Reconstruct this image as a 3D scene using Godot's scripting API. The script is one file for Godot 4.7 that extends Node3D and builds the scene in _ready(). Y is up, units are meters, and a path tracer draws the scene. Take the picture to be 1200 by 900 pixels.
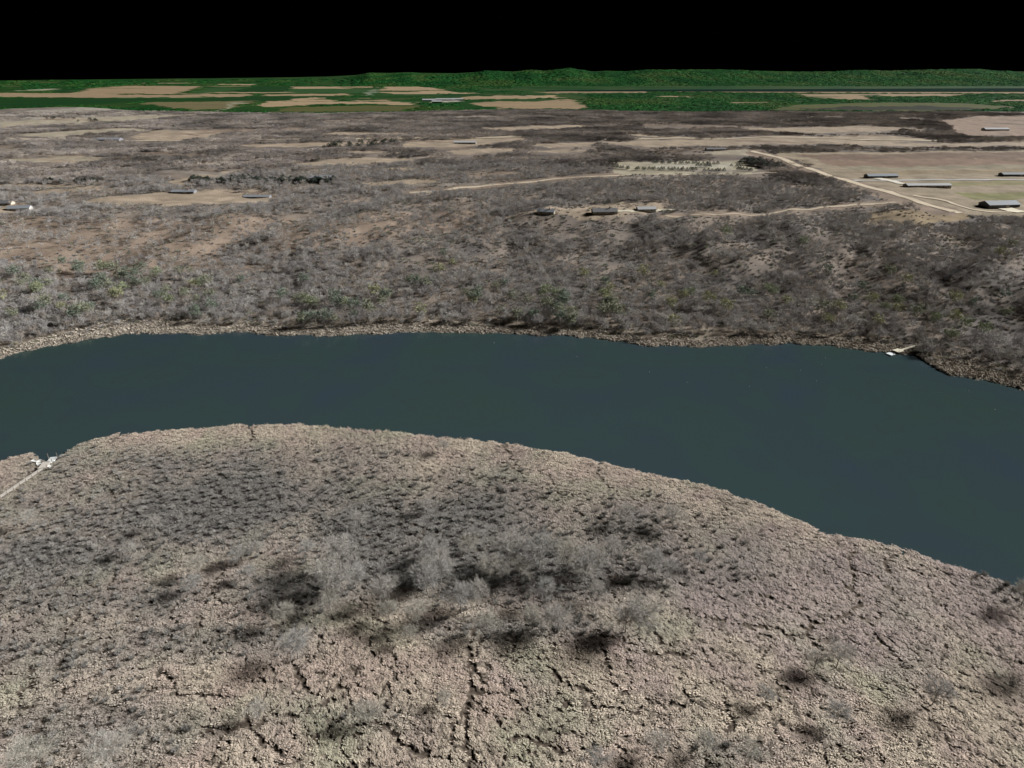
extends Node3D
# A tidal creek between a dry winter marsh and a wooded bank, farmland and hills beyond.

# ------------------------------------------------------------------ camera numbers
const EYE := 160.0            # metres above the water
const FOCAL := 779.42         # pixels of the 1200 x 900 photograph, vertical fov 60
const PITCH := 25.4           # degrees below level
const SUN_HEIGHT := 27.0

var look := Basis(Vector3.RIGHT, deg_to_rad(-PITCH))
var rough: FastNoiseLite
var broad: FastNoiseLite
var wide: FastNoiseLite
var fine: FastNoiseLite
var streak: FastNoiseLite
var near_line := PackedFloat32Array()   # z of the near shore, one value per metre of x from -1500
var far_line := PackedFloat32Array()
var hill_line := PackedFloat32Array()   # the far shore without its small bays
var rim_line := PackedFloat32Array()    # distance of the wood's far edge by bearing
var ridge_line := PackedFloat32Array()  # height of the far hills by bearing
var strips := {}      # clearings and fields, by strips of land 50 m deep
var ditch := PackedFloat32Array()
const DW := 1100
const DH := 560
const DX := -275.0
const DZ := -350.0
const DS := 0.5
var marsh_spots := []
var materials := {}
var taken := {}

# ------------------------------------------------------------------ pixels to places
func ray(px: float, py: float) -> Vector3:
	return look * Vector3((px - 600.0) / FOCAL, -(py - 450.0) / FOCAL, -1.0)

func level(px: float, py: float, y := 0.0) -> Vector3:
	var d := ray(px, py)
	var t := (EYE - y) / -d.y
	return Vector3(d.x * t, y, d.z * t)

func spot(px: float, py: float) -> Vector3:
	var d := ray(px, py)
	var y := 4.0
	var p := Vector3.ZERO
	for i in 14:
		var t := (EYE - y) / -d.y
		p = Vector3(d.x * t, y, d.z * t)
		y = lerpf(y, height(p.x, p.z), 0.7)
	p.y = height(p.x, p.z)
	return p

func table(points: Array, from: float, count: int, step: float) -> PackedFloat32Array:
	var out := PackedFloat32Array()
	out.resize(count)
	var k := 0
	for i in count:
		var x := from + i * step
		while k < points.size() - 2 and x > points[k + 1].x:
			k += 1
		var a: Vector2 = points[k]
		var b: Vector2 = points[k + 1]
		var t := clampf((x - a.x) / maxf(b.x - a.x, 0.001), 0.0, 1.0)
		out[i] = lerpf(a.y, b.y, t)
	return out

func at_table(t: PackedFloat32Array, u: float) -> float:
	var f := clampf(u, 0.0, t.size() - 1.001)
	var i := int(f)
	return lerpf(t[i], t[i + 1], f - i)

func near_z(x: float) -> float:
	return at_table(near_line, x + 1500.0) + rough.get_noise_2d(x * 9.0, 40.0) * 1.6 + rough.get_noise_2d(x * 2.2, 7.0) * 2.0

func far_z(x: float) -> float:
	return at_table(far_line, x + 1500.0) + rough.get_noise_2d(x * 7.0, 140.0) * 3.0 + rough.get_noise_2d(x * 1.6, 77.0) * 5.0

func bearing(x: float, z: float) -> float:   # photograph column that a far place lies under
	return 600.0 + FOCAL * 0.9033 * x / maxf(-z, 1.0) * 1.107

func height(x: float, z: float) -> float:
	var dn := z - near_z(x)
	if dn > -30.0:
		var bank := smoothstep(-6.0, 2.5, dn)
		var y := lerpf(-1.2, 0.45, bank)
		if dn > 0.0:
			y += broad.get_noise_2d(x, z) * 0.25 + fine.get_noise_2d(x, z) * 0.12
			y += smoothstep(60.0, 140.0, dn) * 0.4
			y -= ditch_at(x, z) * 0.4
		return y
	var df := far_z(x) - z
	if df < 25.0:
		return lerpf(-1.0, 0.4, smoothstep(-9.0, 5.0, df)) + smoothstep(5.0, 25.0, df) * 0.6
	var d := Vector2(x, z).length()
	df = maxf(at_table(hill_line, x + 1500.0) - z, 25.0)
	var side := smoothstep(-250.0, 300.0, x)
	var foot := lerpf(90.0, 95.0, side) + broad.get_noise_2d(x * 0.6, 50.0) * 50.0
	var top := lerpf(330.0, 205.0, side)
	var s := smoothstep(foot, foot + top, df)
	var y2 := 1.0 + smoothstep(25.0, 90.0, df) * 2.0 + s * 14.0
	y2 += s * (wide.get_noise_2d(x, z) * 5.0)
	y2 += smoothstep(0.02, 0.3, s) * smoothstep(700.0, 250.0, df) * (rough.get_noise_2d(x * 0.55 + z * 0.35 + 60.0, z * 0.3) * 9.0)
	y2 += smoothstep(60.0, 120.0, df) * broad.get_noise_2d(x * 0.5, z * 0.5) * 2.0
	if d > 1500.0:
		y2 += smoothstep(1500.0, 2400.0, d) * 4.0 * wide.get_noise_2d(x * 0.5 + 900.0, z * 0.5)
		var b := bearing(x, z)
		var rim := at_table(rim_line, (b + 600.0) * 0.25)
		y2 = lerpf(y2, 4.0, smoothstep(rim - 350.0, rim + 250.0, d))
		if d > 4200.0:
			var ridge := at_table(ridge_line, (b + 600.0) * 0.25)
			var up := smoothstep(6900.0, 9600.0, -z)
			y2 += up * maxf(ridge - 4.0, 0.0)
			y2 += smoothstep(7000.0, 9000.0, -z) * (1.0 - smoothstep(9200.0, 9700.0, -z)) * clampf(ridge / 60.0, 0.0, 1.0) * wide.get_noise_2d(x * 0.2, z * 0.2) * 22.0
			y2 += smoothstep(4200.0, 5000.0, d) * (1.0 - smoothstep(5600.0, 6000.0, d)) * 0.0
	return y2

func ditch_at(x: float, z: float) -> float:
	var u := (x - DX) / DS
	var v := (z - DZ) / DS
	if u < 0.0 or v < 0.0 or u >= DW - 1 or v >= DH - 1:
		return 0.0
	return ditch[int(v) * DW + int(u)]

# ------------------------------------------------------------------ nodes, meshes, materials
func numbered(called: String) -> String:
	var n: int = taken.get(called, 0)
	taken[called] = n + 1
	return called if n == 0 else "%s_%03d" % [called, n]

func tag(o: Node, label := "", category := "", group := "", kind := "") -> void:
	if label: o.set_meta("label", label)
	if category: o.set_meta("category", category)
	if group: o.set_meta("group", group)
	if kind: o.set_meta("kind", kind)

func base(called: String, where: Vector3, turn := 0.0) -> Node3D:
	var o := Node3D.new()
	o.name = numbered(called)
	add_child(o)
	o.position = where
	o.rotation.y = turn
	return o

func put(mesh: Mesh, called: String, mat: Material, parent: Node = null) -> MeshInstance3D:
	var o := MeshInstance3D.new()
	o.mesh = mesh
	o.material_override = mat
	if parent == null:
		o.name = numbered(called)
		add_child(o)
	else:
		o.name = called
		parent.add_child(o, true)
	return o

func plain(called: String, c: Color, rough_ := 0.9, metal := 0.0) -> StandardMaterial3D:
	if materials.has(called): return materials[called]
	var m := StandardMaterial3D.new()
	m.albedo_color = c.linear_to_srgb()
	m.roughness = rough_
	m.metallic = metal
	m.metallic_specular = 0.3
	materials[called] = m
	return m

func tinted(called: String, rough_ := 0.95) -> StandardMaterial3D:   # colour comes with the vertices or copies
	var m := plain(called, Color(1, 1, 1), rough_)
	m.vertex_color_use_as_albedo = true
	m.metallic_specular = 0.15
	return m

func grain(size: int, frequency: float, low: Color, high: Color, seed_: int, kind := FastNoiseLite.TYPE_SIMPLEX_SMOOTH) -> ImageTexture:
	var n := FastNoiseLite.new()
	n.seed = seed_
	n.noise_type = kind
	n.frequency = frequency
	n.fractal_octaves = 4
	var im := n.get_seamless_image(size, size)
	im.convert(Image.FORMAT_RGB8)
	var data := im.get_data()
	for i in range(0, data.size(), 3):
		var t := data[i] / 255.0
		var c := low.lerp(high, t)
		data[i] = int(c.r * 255.0)
		data[i + 1] = int(c.g * 255.0)
		data[i + 2] = int(c.b * 255.0)
	im.set_data(size, size, false, Image.FORMAT_RGB8, data)
	im.generate_mipmaps()
	return ImageTexture.create_from_image(im)

class Shape:
	var v := PackedVector3Array()
	var n := PackedVector3Array()
	func tri(a: Vector3, b: Vector3, c: Vector3) -> void:
		var m := (c - a).cross(b - a).normalized()
		v.append(a); v.append(b); v.append(c)
		n.append(m); n.append(m); n.append(m)
	func quad(a: Vector3, b: Vector3, c: Vector3, d: Vector3) -> void:
		tri(a, b, c); tri(a, c, d)
	func tube(a: Vector3, b: Vector3, ra: float, rb: float, sides := 5) -> void:
		var ax := (b - a).normalized()
		var p := ax.cross(Vector3.RIGHT if absf(ax.x) < 0.8 else Vector3.FORWARD).normalized()
		var q := ax.cross(p)
		for i in sides:
			var t0 := TAU * i / sides
			var t1 := TAU * (i + 1) / sides
			var u := p * cos(t0) + q * sin(t0)
			var w := p * cos(t1) + q * sin(t1)
			var s := [a + u * ra, b + u * rb, b + w * rb, a + w * ra]
			var nn := [u, u, w, w]
			for k in [0, 1, 2, 0, 2, 3]:
				v.append(s[k]); n.append(nn[k])
	func box(c: Vector3, s: Vector3, turn := Basis.IDENTITY) -> void:
		var h := s * 0.5
		var p := []
		for i in 8:
			p.append(c + turn * Vector3(h.x if i & 1 else -h.x, h.y if i & 2 else -h.y, h.z if i & 4 else -h.z))
		quad(p[0], p[2], p[3], p[1]); quad(p[5], p[7], p[6], p[4]); quad(p[4], p[6], p[2], p[0])
		quad(p[1], p[3], p[7], p[5]); quad(p[2], p[6], p[7], p[3]); quad(p[4], p[0], p[1], p[5])
	func sliver(a: Vector3, b: Vector3, w: float, side: Vector3) -> void:
		var s := (b - a).cross(side)
		s = s.normalized() * w * 0.5
		tri(a - s, a + s, b)
	func mesh() -> ArrayMesh:
		var a := []
		a.resize(Mesh.ARRAY_MAX)
		a[Mesh.ARRAY_VERTEX] = v
		a[Mesh.ARRAY_NORMAL] = n
		var m := ArrayMesh.new()
		m.add_surface_from_arrays(Mesh.PRIMITIVE_TRIANGLES, a)
		return m
	func join(o: Shape) -> void:
		v.append_array(o.v); n.append_array(o.n)

func any_way(r: RandomNumberGenerator) -> Vector3:
	var y := r.randf_range(-1, 1)
	var t := r.randf() * TAU
	var s := sqrt(1.0 - y * y)
	return Vector3(s * cos(t), y, s * sin(t))

# ------------------------------------------------------------------ trees
# a leafless tree: [trunk with limbs, crown of branches and twigs]
func bare_tree(r: RandomNumberGenerator, tall: float, spread: float, limbs: int, subs: int, twigs: int, thick: float, low := 0.55) -> Array:
	var wood := Shape.new()
	var crown := Shape.new()
	var foot := Vector3.ZERO
	var fork := Vector3(r.randf_range(-0.3, 0.3), tall * 0.34, r.randf_range(-0.3, 0.3))
	var r0 := tall * 0.014
	wood.tube(foot - Vector3(0, 0.5, 0), Vector3(fork.x * 0.4, tall * 0.1, fork.z * 0.4), r0 * 1.4, r0 * 0.95, 6)
	wood.tube(Vector3(fork.x * 0.4, tall * 0.1, fork.z * 0.4), fork, r0 * 0.95, r0 * 0.8, 6)
	for i in limbs:
		var t := TAU * (i + r.randf_range(-0.3, 0.3)) / limbs
		var out := spread * r.randf_range(0.35, 0.85)
		var up := tall * r.randf_range(low, 0.95)
		if i % 3 == 0:
			out *= 0.4; up = tall * r.randf_range(0.85, 1.0)
		var tip := Vector3(cos(t) * out, up, sin(t) * out)
		var start := fork.lerp(Vector3(fork.x, tall * 0.5, fork.z), r.randf())
		var mid := start.lerp(tip, 0.45) + Vector3(0, tall * 0.05, 0) + any_way(r) * 0.05 * tall
		wood.tube(start, mid, r0 * 0.55, r0 * 0.33, 4)
		wood.tube(mid, tip, r0 * 0.33, r0 * 0.08, 4)
		for j in subs:
			var k := r.randf_range(0.15 if low < 0.6 else 0.45, 1.0)
			var from := start.lerp(mid, k * 2.0) if k < 0.5 else mid.lerp(tip, k * 2.0 - 1.0)
			var way := (any_way(r) + Vector3(cos(t) * 0.7, 0.55, sin(t) * 0.7)).normalized()
			var reach := spread * r.randf_range(0.25, 0.5)
			var end := from + way * reach
			crown.sliver(from, end, thick * 2.2, any_way(r))
			for q in twigs:
				var a := from.lerp(end, r.randf_range(0.15, 1.0))
				var w2 := (way * 0.8 + any_way(r)).normalized()
				crown.sliver(a, a + w2 * spread * r.randf_range(0.12, 0.26), thick * r.randf_range(0.7, 1.2), any_way(r))
	return [wood, crown]

# leaves scattered through a crown, in clumps
func leaf_cloud(r: RandomNumberGenerator, s: Shape, middle: Vector3, size: Vector3, clumps: int, each: int, leaf: float) -> void:
	for i in clumps:
		var c := middle + any_way(r) * size * pow(r.randf(), 0.4)
		var cr := r.randf_range(0.16, 0.3) * size.x
		for j in each:
			var p := c + any_way(r) * cr * pow(r.randf(), 0.5) * Vector3(1, 0.7, 1)
			var u := any_way(r) * leaf * r.randf_range(0.6, 1.2)
			var w := u.cross(any_way(r)).normalized() * u.length() * 0.8
			s.tri(p - u * 0.5 - w * 0.4, p + u * 0.5 - w * 0.3, p + w * 0.6)

func pine_tree(r: RandomNumberGenerator, tall: float, spread: float, whorls: int, each: int) -> Array:
	var wood := Shape.new()
	var crown := Shape.new()
	wood.tube(Vector3(0, -0.5, 0), Vector3(0, tall * 0.95, 0), tall * 0.02, tall * 0.004, 6)
	for i in whorls:
		var k := (i + 0.5) / whorls
		var y := tall * lerpf(0.22, 0.98, k)
		var out := spread * (1.0 - pow(k, 1.6)) * r.randf_range(0.8, 1.1) + 0.25
		for j in each:
			var t := r.randf() * TAU
			var a := Vector3(cos(t) * out * 0.1, y, sin(t) * out * 0.1)
			var b := Vector3(cos(t) * out, y + r.randf_range(-0.06, 0.1) * tall, sin(t) * out) * Vector3(1, 1, 1)
			crown.sliver(b, a, r.randf_range(0.5, 0.9), Vector3(r.randf_range(-0.5, 0.5), 1, r.randf_range(-0.5, 0.5)))
			crown.sliver(a.lerp(b, 0.4), b + any_way(r) * 0.5, 0.5, any_way(r))
	return [wood, crown]

func scatter(called: String, mesh: Mesh, mat: Material, where: Array, tint: Array, parent: Node = null) -> MultiMeshInstance3D:
	var mm := MultiMesh.new()
	mm.transform_format = MultiMesh.TRANSFORM_3D
	mm.use_colors = true
	mm.mesh = mesh
	mm.instance_count = where.size()
	for i in where.size():
		mm.set_instance_transform(i, where[i])
		mm.set_instance_color(i, tint[i])
	var o := MultiMeshInstance3D.new()
	o.multimesh = mm
	o.material_override = mat
	if parent == null:
		o.name = numbered(called)
		add_child(o)
	else:
		o.name = called
		parent.add_child(o, true)
	o.set_meta("kind", "stuff")
	return o

# ------------------------------------------------------------------ ground colours
func poly(points: Array, c: Color, open_: float, far: int) -> void:
	var w := PackedVector2Array()
	var lo := Vector2(1e9, 1e9)
	var hi := Vector2(-1e9, -1e9)
	for p in points:
		var q := spot(p[0], p[1])
		var v2 := Vector2(q.x, q.z)
		w.append(v2)
		lo = lo.min(v2); hi = hi.max(v2)
	var e := {"w": w, "lo": lo, "hi": hi, "c": c, "open": open_}
	for b in range(floori(lo.y / 50.0), floori(hi.y / 50.0) + 1):
		var key := b * 2 + far
		if not strips.has(key): strips[key] = []
		strips[key].append(e)

func inside(far: int, x: float, z: float) -> Dictionary:
	var p := Vector2(x, z)
	var here: Array = strips.get(floori(z / 50.0) * 2 + far, [])
	for i in range(here.size() - 1, -1, -1):
		var e: Dictionary = here[i]
		var lo: Vector2 = e.lo
		var hi: Vector2 = e.hi
		if x < lo.x or x > hi.x or z < lo.y or z > hi.y:
			continue
		if Geometry2D.is_point_in_polygon(p, e.w):
			return e
	return {}

func lie(x: float, z: float) -> float:    # the way the flattened grass points
	return -0.4 + broad.get_noise_2d(x * 0.4 + 700.0, z * 0.4) * 1.5

func marsh_grey(x: float, z: float) -> float:    # share of grey brush in the dry grass
	var g := 0.0
	for s in marsh_spots:
		var c: Vector3 = s[0]
		var q := Vector2((x - c.x) / s[1], (z - c.z) / s[2]).length_squared()
		if q < 4.0:
			g = maxf(g, s[3] * exp(-q * 1.2))
	return clampf(g + (broad.get_noise_2d(x * 1.1 + 300.0, z * 1.1) * 0.35), 0.0, 1.0)

func ground_color(x: float, z: float) -> Color:
	var dn := z - near_z(x)
	if dn > -12.0:
		var wet := ditch_at(x, z)
		var g := marsh_grey(x, z)
		var c := Color(0.31, 0.27, 0.22).lerp(Color(0.145, 0.138, 0.128), g)
		var v := fine.get_noise_2d(x * 1.7, z * 1.7)
		c = c * (1.0 + v * 0.25)
		return c.lerp(Color(0.13, 0.108, 0.088), wet)   # bare wet mud of the tidal channels
	var df := far_z(x) - z
	if df < 30.0:
		return Color(0.3, 0.26, 0.21)
	var d := Vector2(x, z).length()
	var b := bearing(x, z)
	var rim := at_table(rim_line, (b + 600.0) * 0.25) if d > 1800.0 else 99999.0
	var jag := wide.get_noise_2d(x * 2.0, z) * 60.0
	if d + jag < rim:
		var e := inside(0, x + broad.get_noise_2d(x, z) * 6.0, z + broad.get_noise_2d(z, x) * 10.0)
		var k := streak.get_noise_2d(x, z)
		var c2 := Color(0.29, 0.245, 0.205).lerp(Color(0.16, 0.148, 0.14), clampf(0.5 + k * 1.1, 0.0, 1.0))
		if e:
			var ec: Color = e.c
			var vv := 1.0 + streak.get_noise_2d(x * 2.0, z * 3.0) * 0.35 + fine.get_noise_2d(x * 0.3, z * 0.3) * 0.12
			c2 = (ec * vv)
		return c2
	var f := inside(1, x + wide.get_noise_2d(x * 3.0, z * 2.0) * 70.0, z + wide.get_noise_2d(z * 2.0, x * 3.0) * 110.0)
	if f:
		var fc: Color = f.c
		return fc * (1.0 + wide.get_noise_2d(x, z * 2.0) * 0.15)
	var k2 := wide.get_noise_2d(x * 0.8, z * 0.5)
	var green := Color(0.007, 0.052, 0.01).lerp(Color(0.02, 0.068, 0.014), clampf(0.5 + k2 * 1.2, 0.0, 1.0))
	green = green.lerp(Color(0.04, 0.075, 0.02), clampf(wide.get_noise_2d(x * 0.7 + 400.0, z * 0.35) * 2.0, 0.0, 0.8))
	return green

# ------------------------------------------------------------------ buildings
func gable_building(called: String, label: String, category: String, where: Vector3, turn: float, long_: float, deep: float, eaves: float, rise: float, wall_mat: Material, roof_mat: Material, group := "", chimney := false) -> void:
	eaves *= 0.85
	rise *= 0.75
	var o := base(called, where, turn)
	tag(o, label, category, group)
	var s := Shape.new()
	var l := long_ * 0.5
	var d := deep * 0.5
	var lowest := -2.0
	var p := [Vector3(-l, lowest, -d), Vector3(l, lowest, -d), Vector3(l, lowest, d), Vector3(-l, lowest, d)]
	var t := [Vector3(-l, eaves, -d), Vector3(l, eaves, -d), Vector3(l, eaves, d), Vector3(-l, eaves, d)]
	for i in 4:
		var j := (i + 1) % 4
		s.quad(p[i], t[i], t[j], p[j])
	s.tri(t[0], t[3], Vector3(-l, eaves + rise, 0))
	s.tri(t[2], t[1], Vector3(l, eaves + rise, 0))
	put(s.mesh(), "wall", wall_mat, o)
	var rf := Shape.new()
	var over := 0.6
	var tilt := atan2(rise, d)
	for side in [-1.0, 1.0]:
		var run := Vector2(d, rise).length() + over
		var c := Vector3(0, eaves + rise, 0) + Vector3(0, -sin(tilt), side * cos(tilt)) * run * 0.5 + Vector3(0, cos(tilt), side * sin(tilt)) * 0.16
		rf.box(c, Vector3(long_ + over * 2.0, 0.22, run), Basis(Vector3.RIGHT, side * tilt))
	var roof := put(rf.mesh(), "roof", roof_mat, o)
	if chimney:
		var ch := Shape.new()
		ch.box(Vector3(l * 0.4, eaves + rise + 0.5, d * 0.2), Vector3(0.9, 2.2, 0.9))
		put(ch.mesh(), "chimney", plain("brick", Color(0.25, 0.12, 0.09)), roof)
	var dr := Shape.new()
	var dwid := minf(long_ * 0.18, 4.5)
	dr.box(Vector3(l * 0.2, eaves * 0.4, d + 0.04), Vector3(dwid, eaves * 0.8, 0.12))
	put(dr.mesh(), "door", plain("door_paint", Color(0.5, 0.48, 0.44)), o)
	var n := int(long_ / 7.0)
	for i in n:
		var x := -l + long_ * (i + 0.5) / n
		if absf(x - l * 0.2) < dwid * 0.5 + 1.0: continue
		var w := Shape.new()
		w.box(Vector3(x, eaves * 0.55, d + 0.03), Vector3(1.3, 1.3, 0.1))
		put(w.mesh(), "window", plain("window_glass", Color(0.05, 0.06, 0.07), 0.1), o)

func track(called: String, points: Array, width: float, c: Color, lift: float, noise_amount := 0.15) -> void:
	var curve := Curve3D.new()
	for p in points:
		curve.add_point(spot(p[0], p[1]))
	var total := curve.get_baked_length()
	var n := int(total / maxf(width, 6.0)) + 2
	var v := PackedVector3Array()
	var nn := PackedVector3Array()
	var cc := PackedColorArray()
	var idx := PackedInt32Array()
	for i in n + 1:
		var p := curve.sample_baked(total * i / n)
		var q := curve.sample_baked(minf(total * i / n + 2.0, total))
		var q0 := curve.sample_baked(maxf(total * i / n - 2.0, 0.0))
		var way := (q - q0)
		way.y = 0.0
		var side := way.normalized().cross(Vector3.UP)
		for k in 3:
			var a: Vector3 = p + side * (k - 1) * width * 0.5 * (1.0 + rough.get_noise_2d(p.x * 3.0 + k * 50.0, p.z * 3.0) * 0.4)
			a.y = height(a.x, a.z) + lift
			v.append(a)
			nn.append(Vector3.UP)
			cc.append(c * (1.0 + fine.get_noise_2d(a.x * 0.5, a.z * 0.5) * noise_amount * 2.0))
		if i > 0:
			var b := (i - 1) * 3
			for k in 2:
				for m in [0, 3, 1, 1, 3, 4]:
					idx.append(b + k + m)
	var arr := []
	arr.resize(Mesh.ARRAY_MAX)
	arr[Mesh.ARRAY_VERTEX] = v
	arr[Mesh.ARRAY_NORMAL] = nn
	arr[Mesh.ARRAY_COLOR] = cc
	arr[Mesh.ARRAY_INDEX] = idx
	var m := ArrayMesh.new()
	m.add_surface_from_arrays(Mesh.PRIMITIVE_TRIANGLES, arr)
	var o := put(m, called, tinted("track_dirt"))
	tag(o, "", "", "", "structure")

func noise(seed_: int, frequency: float, octaves := 3) -> FastNoiseLite:
	var n := FastNoiseLite.new()
	n.seed = seed_
	n.noise_type = FastNoiseLite.TYPE_SIMPLEX_SMOOTH
	n.frequency = frequency
	n.fractal_octaves = octaves
	return n

# ================================================================== the scene
func _ready() -> void:
	# ---- camera
	var cam := Camera3D.new()
	cam.name = "camera"
	add_child(cam)
	cam.position = Vector3(0, EYE, 0)
	cam.basis = look
	cam.fov = 60.0
	cam.near = 1.0
	cam.far = 30000.0
	cam.current = true
	# ---- sky: the photograph shows no air at all above the land, only black
	var env := Environment.new()
	env.background_mode = Environment.BG_SKY
	var sky := Sky.new()
	var sm := ProceduralSkyMaterial.new()
	sm.sky_top_color = Color.BLACK
	sm.sky_horizon_color = Color.BLACK
	sm.ground_bottom_color = Color.BLACK
	sm.ground_horizon_color = Color.BLACK
	sky.sky_material = sm
	env.sky = sky
	env.tonemap_mode = Environment.TONE_MAPPER_LINEAR
	env.tonemap_exposure = 1.85
	env.sdfgi_enabled = true
	env.ssao_enabled = true
	env.ssil_enabled = true
	var we := WorldEnvironment.new()
	we.name = "world_environment"
	we.environment = env
	add_child(we)
	# ---- sun: low, from the right and a little beyond
	var sun := DirectionalLight3D.new()
	sun.name = "sun"
	add_child(sun)
	var e := deg_to_rad(SUN_HEIGHT)
	sun.look_at_from_position(Vector3.ZERO, Vector3(-0.93 * cos(e), -sin(e), 0.36 * cos(e)), Vector3.UP)
	sun.light_energy = 1.6
	sun.light_color = Color(1.0, 0.99, 0.98)
	sun.light_angular_distance = 12.0
	sun.shadow_enabled = true

	rough = noise(3, 0.02)
	broad = noise(11, 0.018)
	wide = noise(17, 0.0022, 4)
	fine = noise(23, 0.35, 2)
	streak = noise(29, 0.012, 4)
	ditch.resize(DW * DH)
	prepare_lines()
	prepare_marsh()
	prepare_land()
	build_ground()
	build_water()
	build_marsh_cover()
	build_marsh_trees()
	build_far_bank()
	build_plateau()
	build_far_land()
	build_piers()
	build_buildings()
	build_floats()

func prepare_lines() -> void:
	var near_px := [[-420, 700], [-250, 640], [-120, 585], [0, 541], [25, 534], [38, 533], [46, 541], [64, 542], [76, 531], [95, 519], [140, 510], [200, 505], [250, 501], [290, 498], [350, 498], [400, 502], [470, 508], [540, 515], [600, 522], [650, 530], [700, 541], [750, 553], [800, 563], [850, 577], [900, 595], [940, 612], [970, 628], [1010, 635], [1060, 645], [1110, 660], [1160, 678], [1200, 692], [1400, 770], [1800, 930]]
	var far_px := [[-600, 560], [-300, 480], [-100, 440], [0, 419], [30, 410], [70, 402], [110, 395], [160, 390], [230, 388], [300, 389], [340, 391], [400, 392], [440, 391], [500, 386], [560, 388], [620, 391], [690, 394], [720, 398], [760, 403], [810, 404], [870, 402], [930, 402], [980, 406], [1030, 410], [1070, 414], [1095, 430], [1110, 438], [1150, 445], [1180, 451], [1200, 455], [1350, 500], [1600, 590]]
	var a := []
	for p in near_px:
		var q := level(p[0], p[1])
		a.append(Vector2(q.x, q.z))
	near_line = table(a, -1500.0, 3001, 1.0)
	a = []
	for p in far_px:
		var q := level(p[0], p[1])
		a.append(Vector2(q.x, q.z))
	far_line = table(a, -1500.0, 3001, 1.0)
	hill_line.resize(3001)
	for i in 3001:
		var sum := 0.0
		for k in range(-90, 91, 6):
			sum += far_line[clampi(i + k, 0, 3000)]
		hill_line[i] = sum / 31.0
	# the wood's far edge and the hills, by photograph column from -600 to 1800 in steps of 4
	var rim_px := [[-600, 128], [0, 128], [25, 129], [60, 126], [110, 124.5], [150, 125.5], [200, 130], [300, 133], [400, 134], [470, 133], [540, 130.5], [600, 129.5], [690, 131], [800, 132], [900, 131], [1000, 131.5], [1060, 131], [1100, 129.5], [1200, 130], [1800, 130]]
	a = []
	for p in rim_px:
		var q := level(p[0], p[1], 9.0)
		a.append(Vector2(p[0], Vector2(q.x, q.z).length()))
	rim_line = table(a, -600.0, 601, 4.0)
	var ridge_px := [[-600, 95], [0, 95.5], [60, 95], [180, 94.5], [280, 94], [370, 93], [405, 92], [435, 90], [448, 86.5], [470, 87], [490, 85.8], [505, 87], [540, 87.5], [560, 86], [572, 83.5], [600, 85], [622, 82.5], [632, 84], [660, 80.3], [672, 82], [686, 85], [700, 83.8], [720, 84.5], [742, 82.3], [770, 82.5], [830, 82.2], [850, 83.5], [880, 84.5], [910, 85], [940, 84.5], [972, 83], [1000, 84], [1040, 82.8], [1095, 82], [1112, 84.2], [1140, 85], [1200, 86], [1800, 86]]
	a = []
	for p in ridge_px:
		var dd := ray(p[0], p[1])
		a.append(Vector2(p[0], EYE + dd.y * 9700.0 / -dd.z))
	ridge_line = table(a, -600.0, 601, 4.0)

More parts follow.
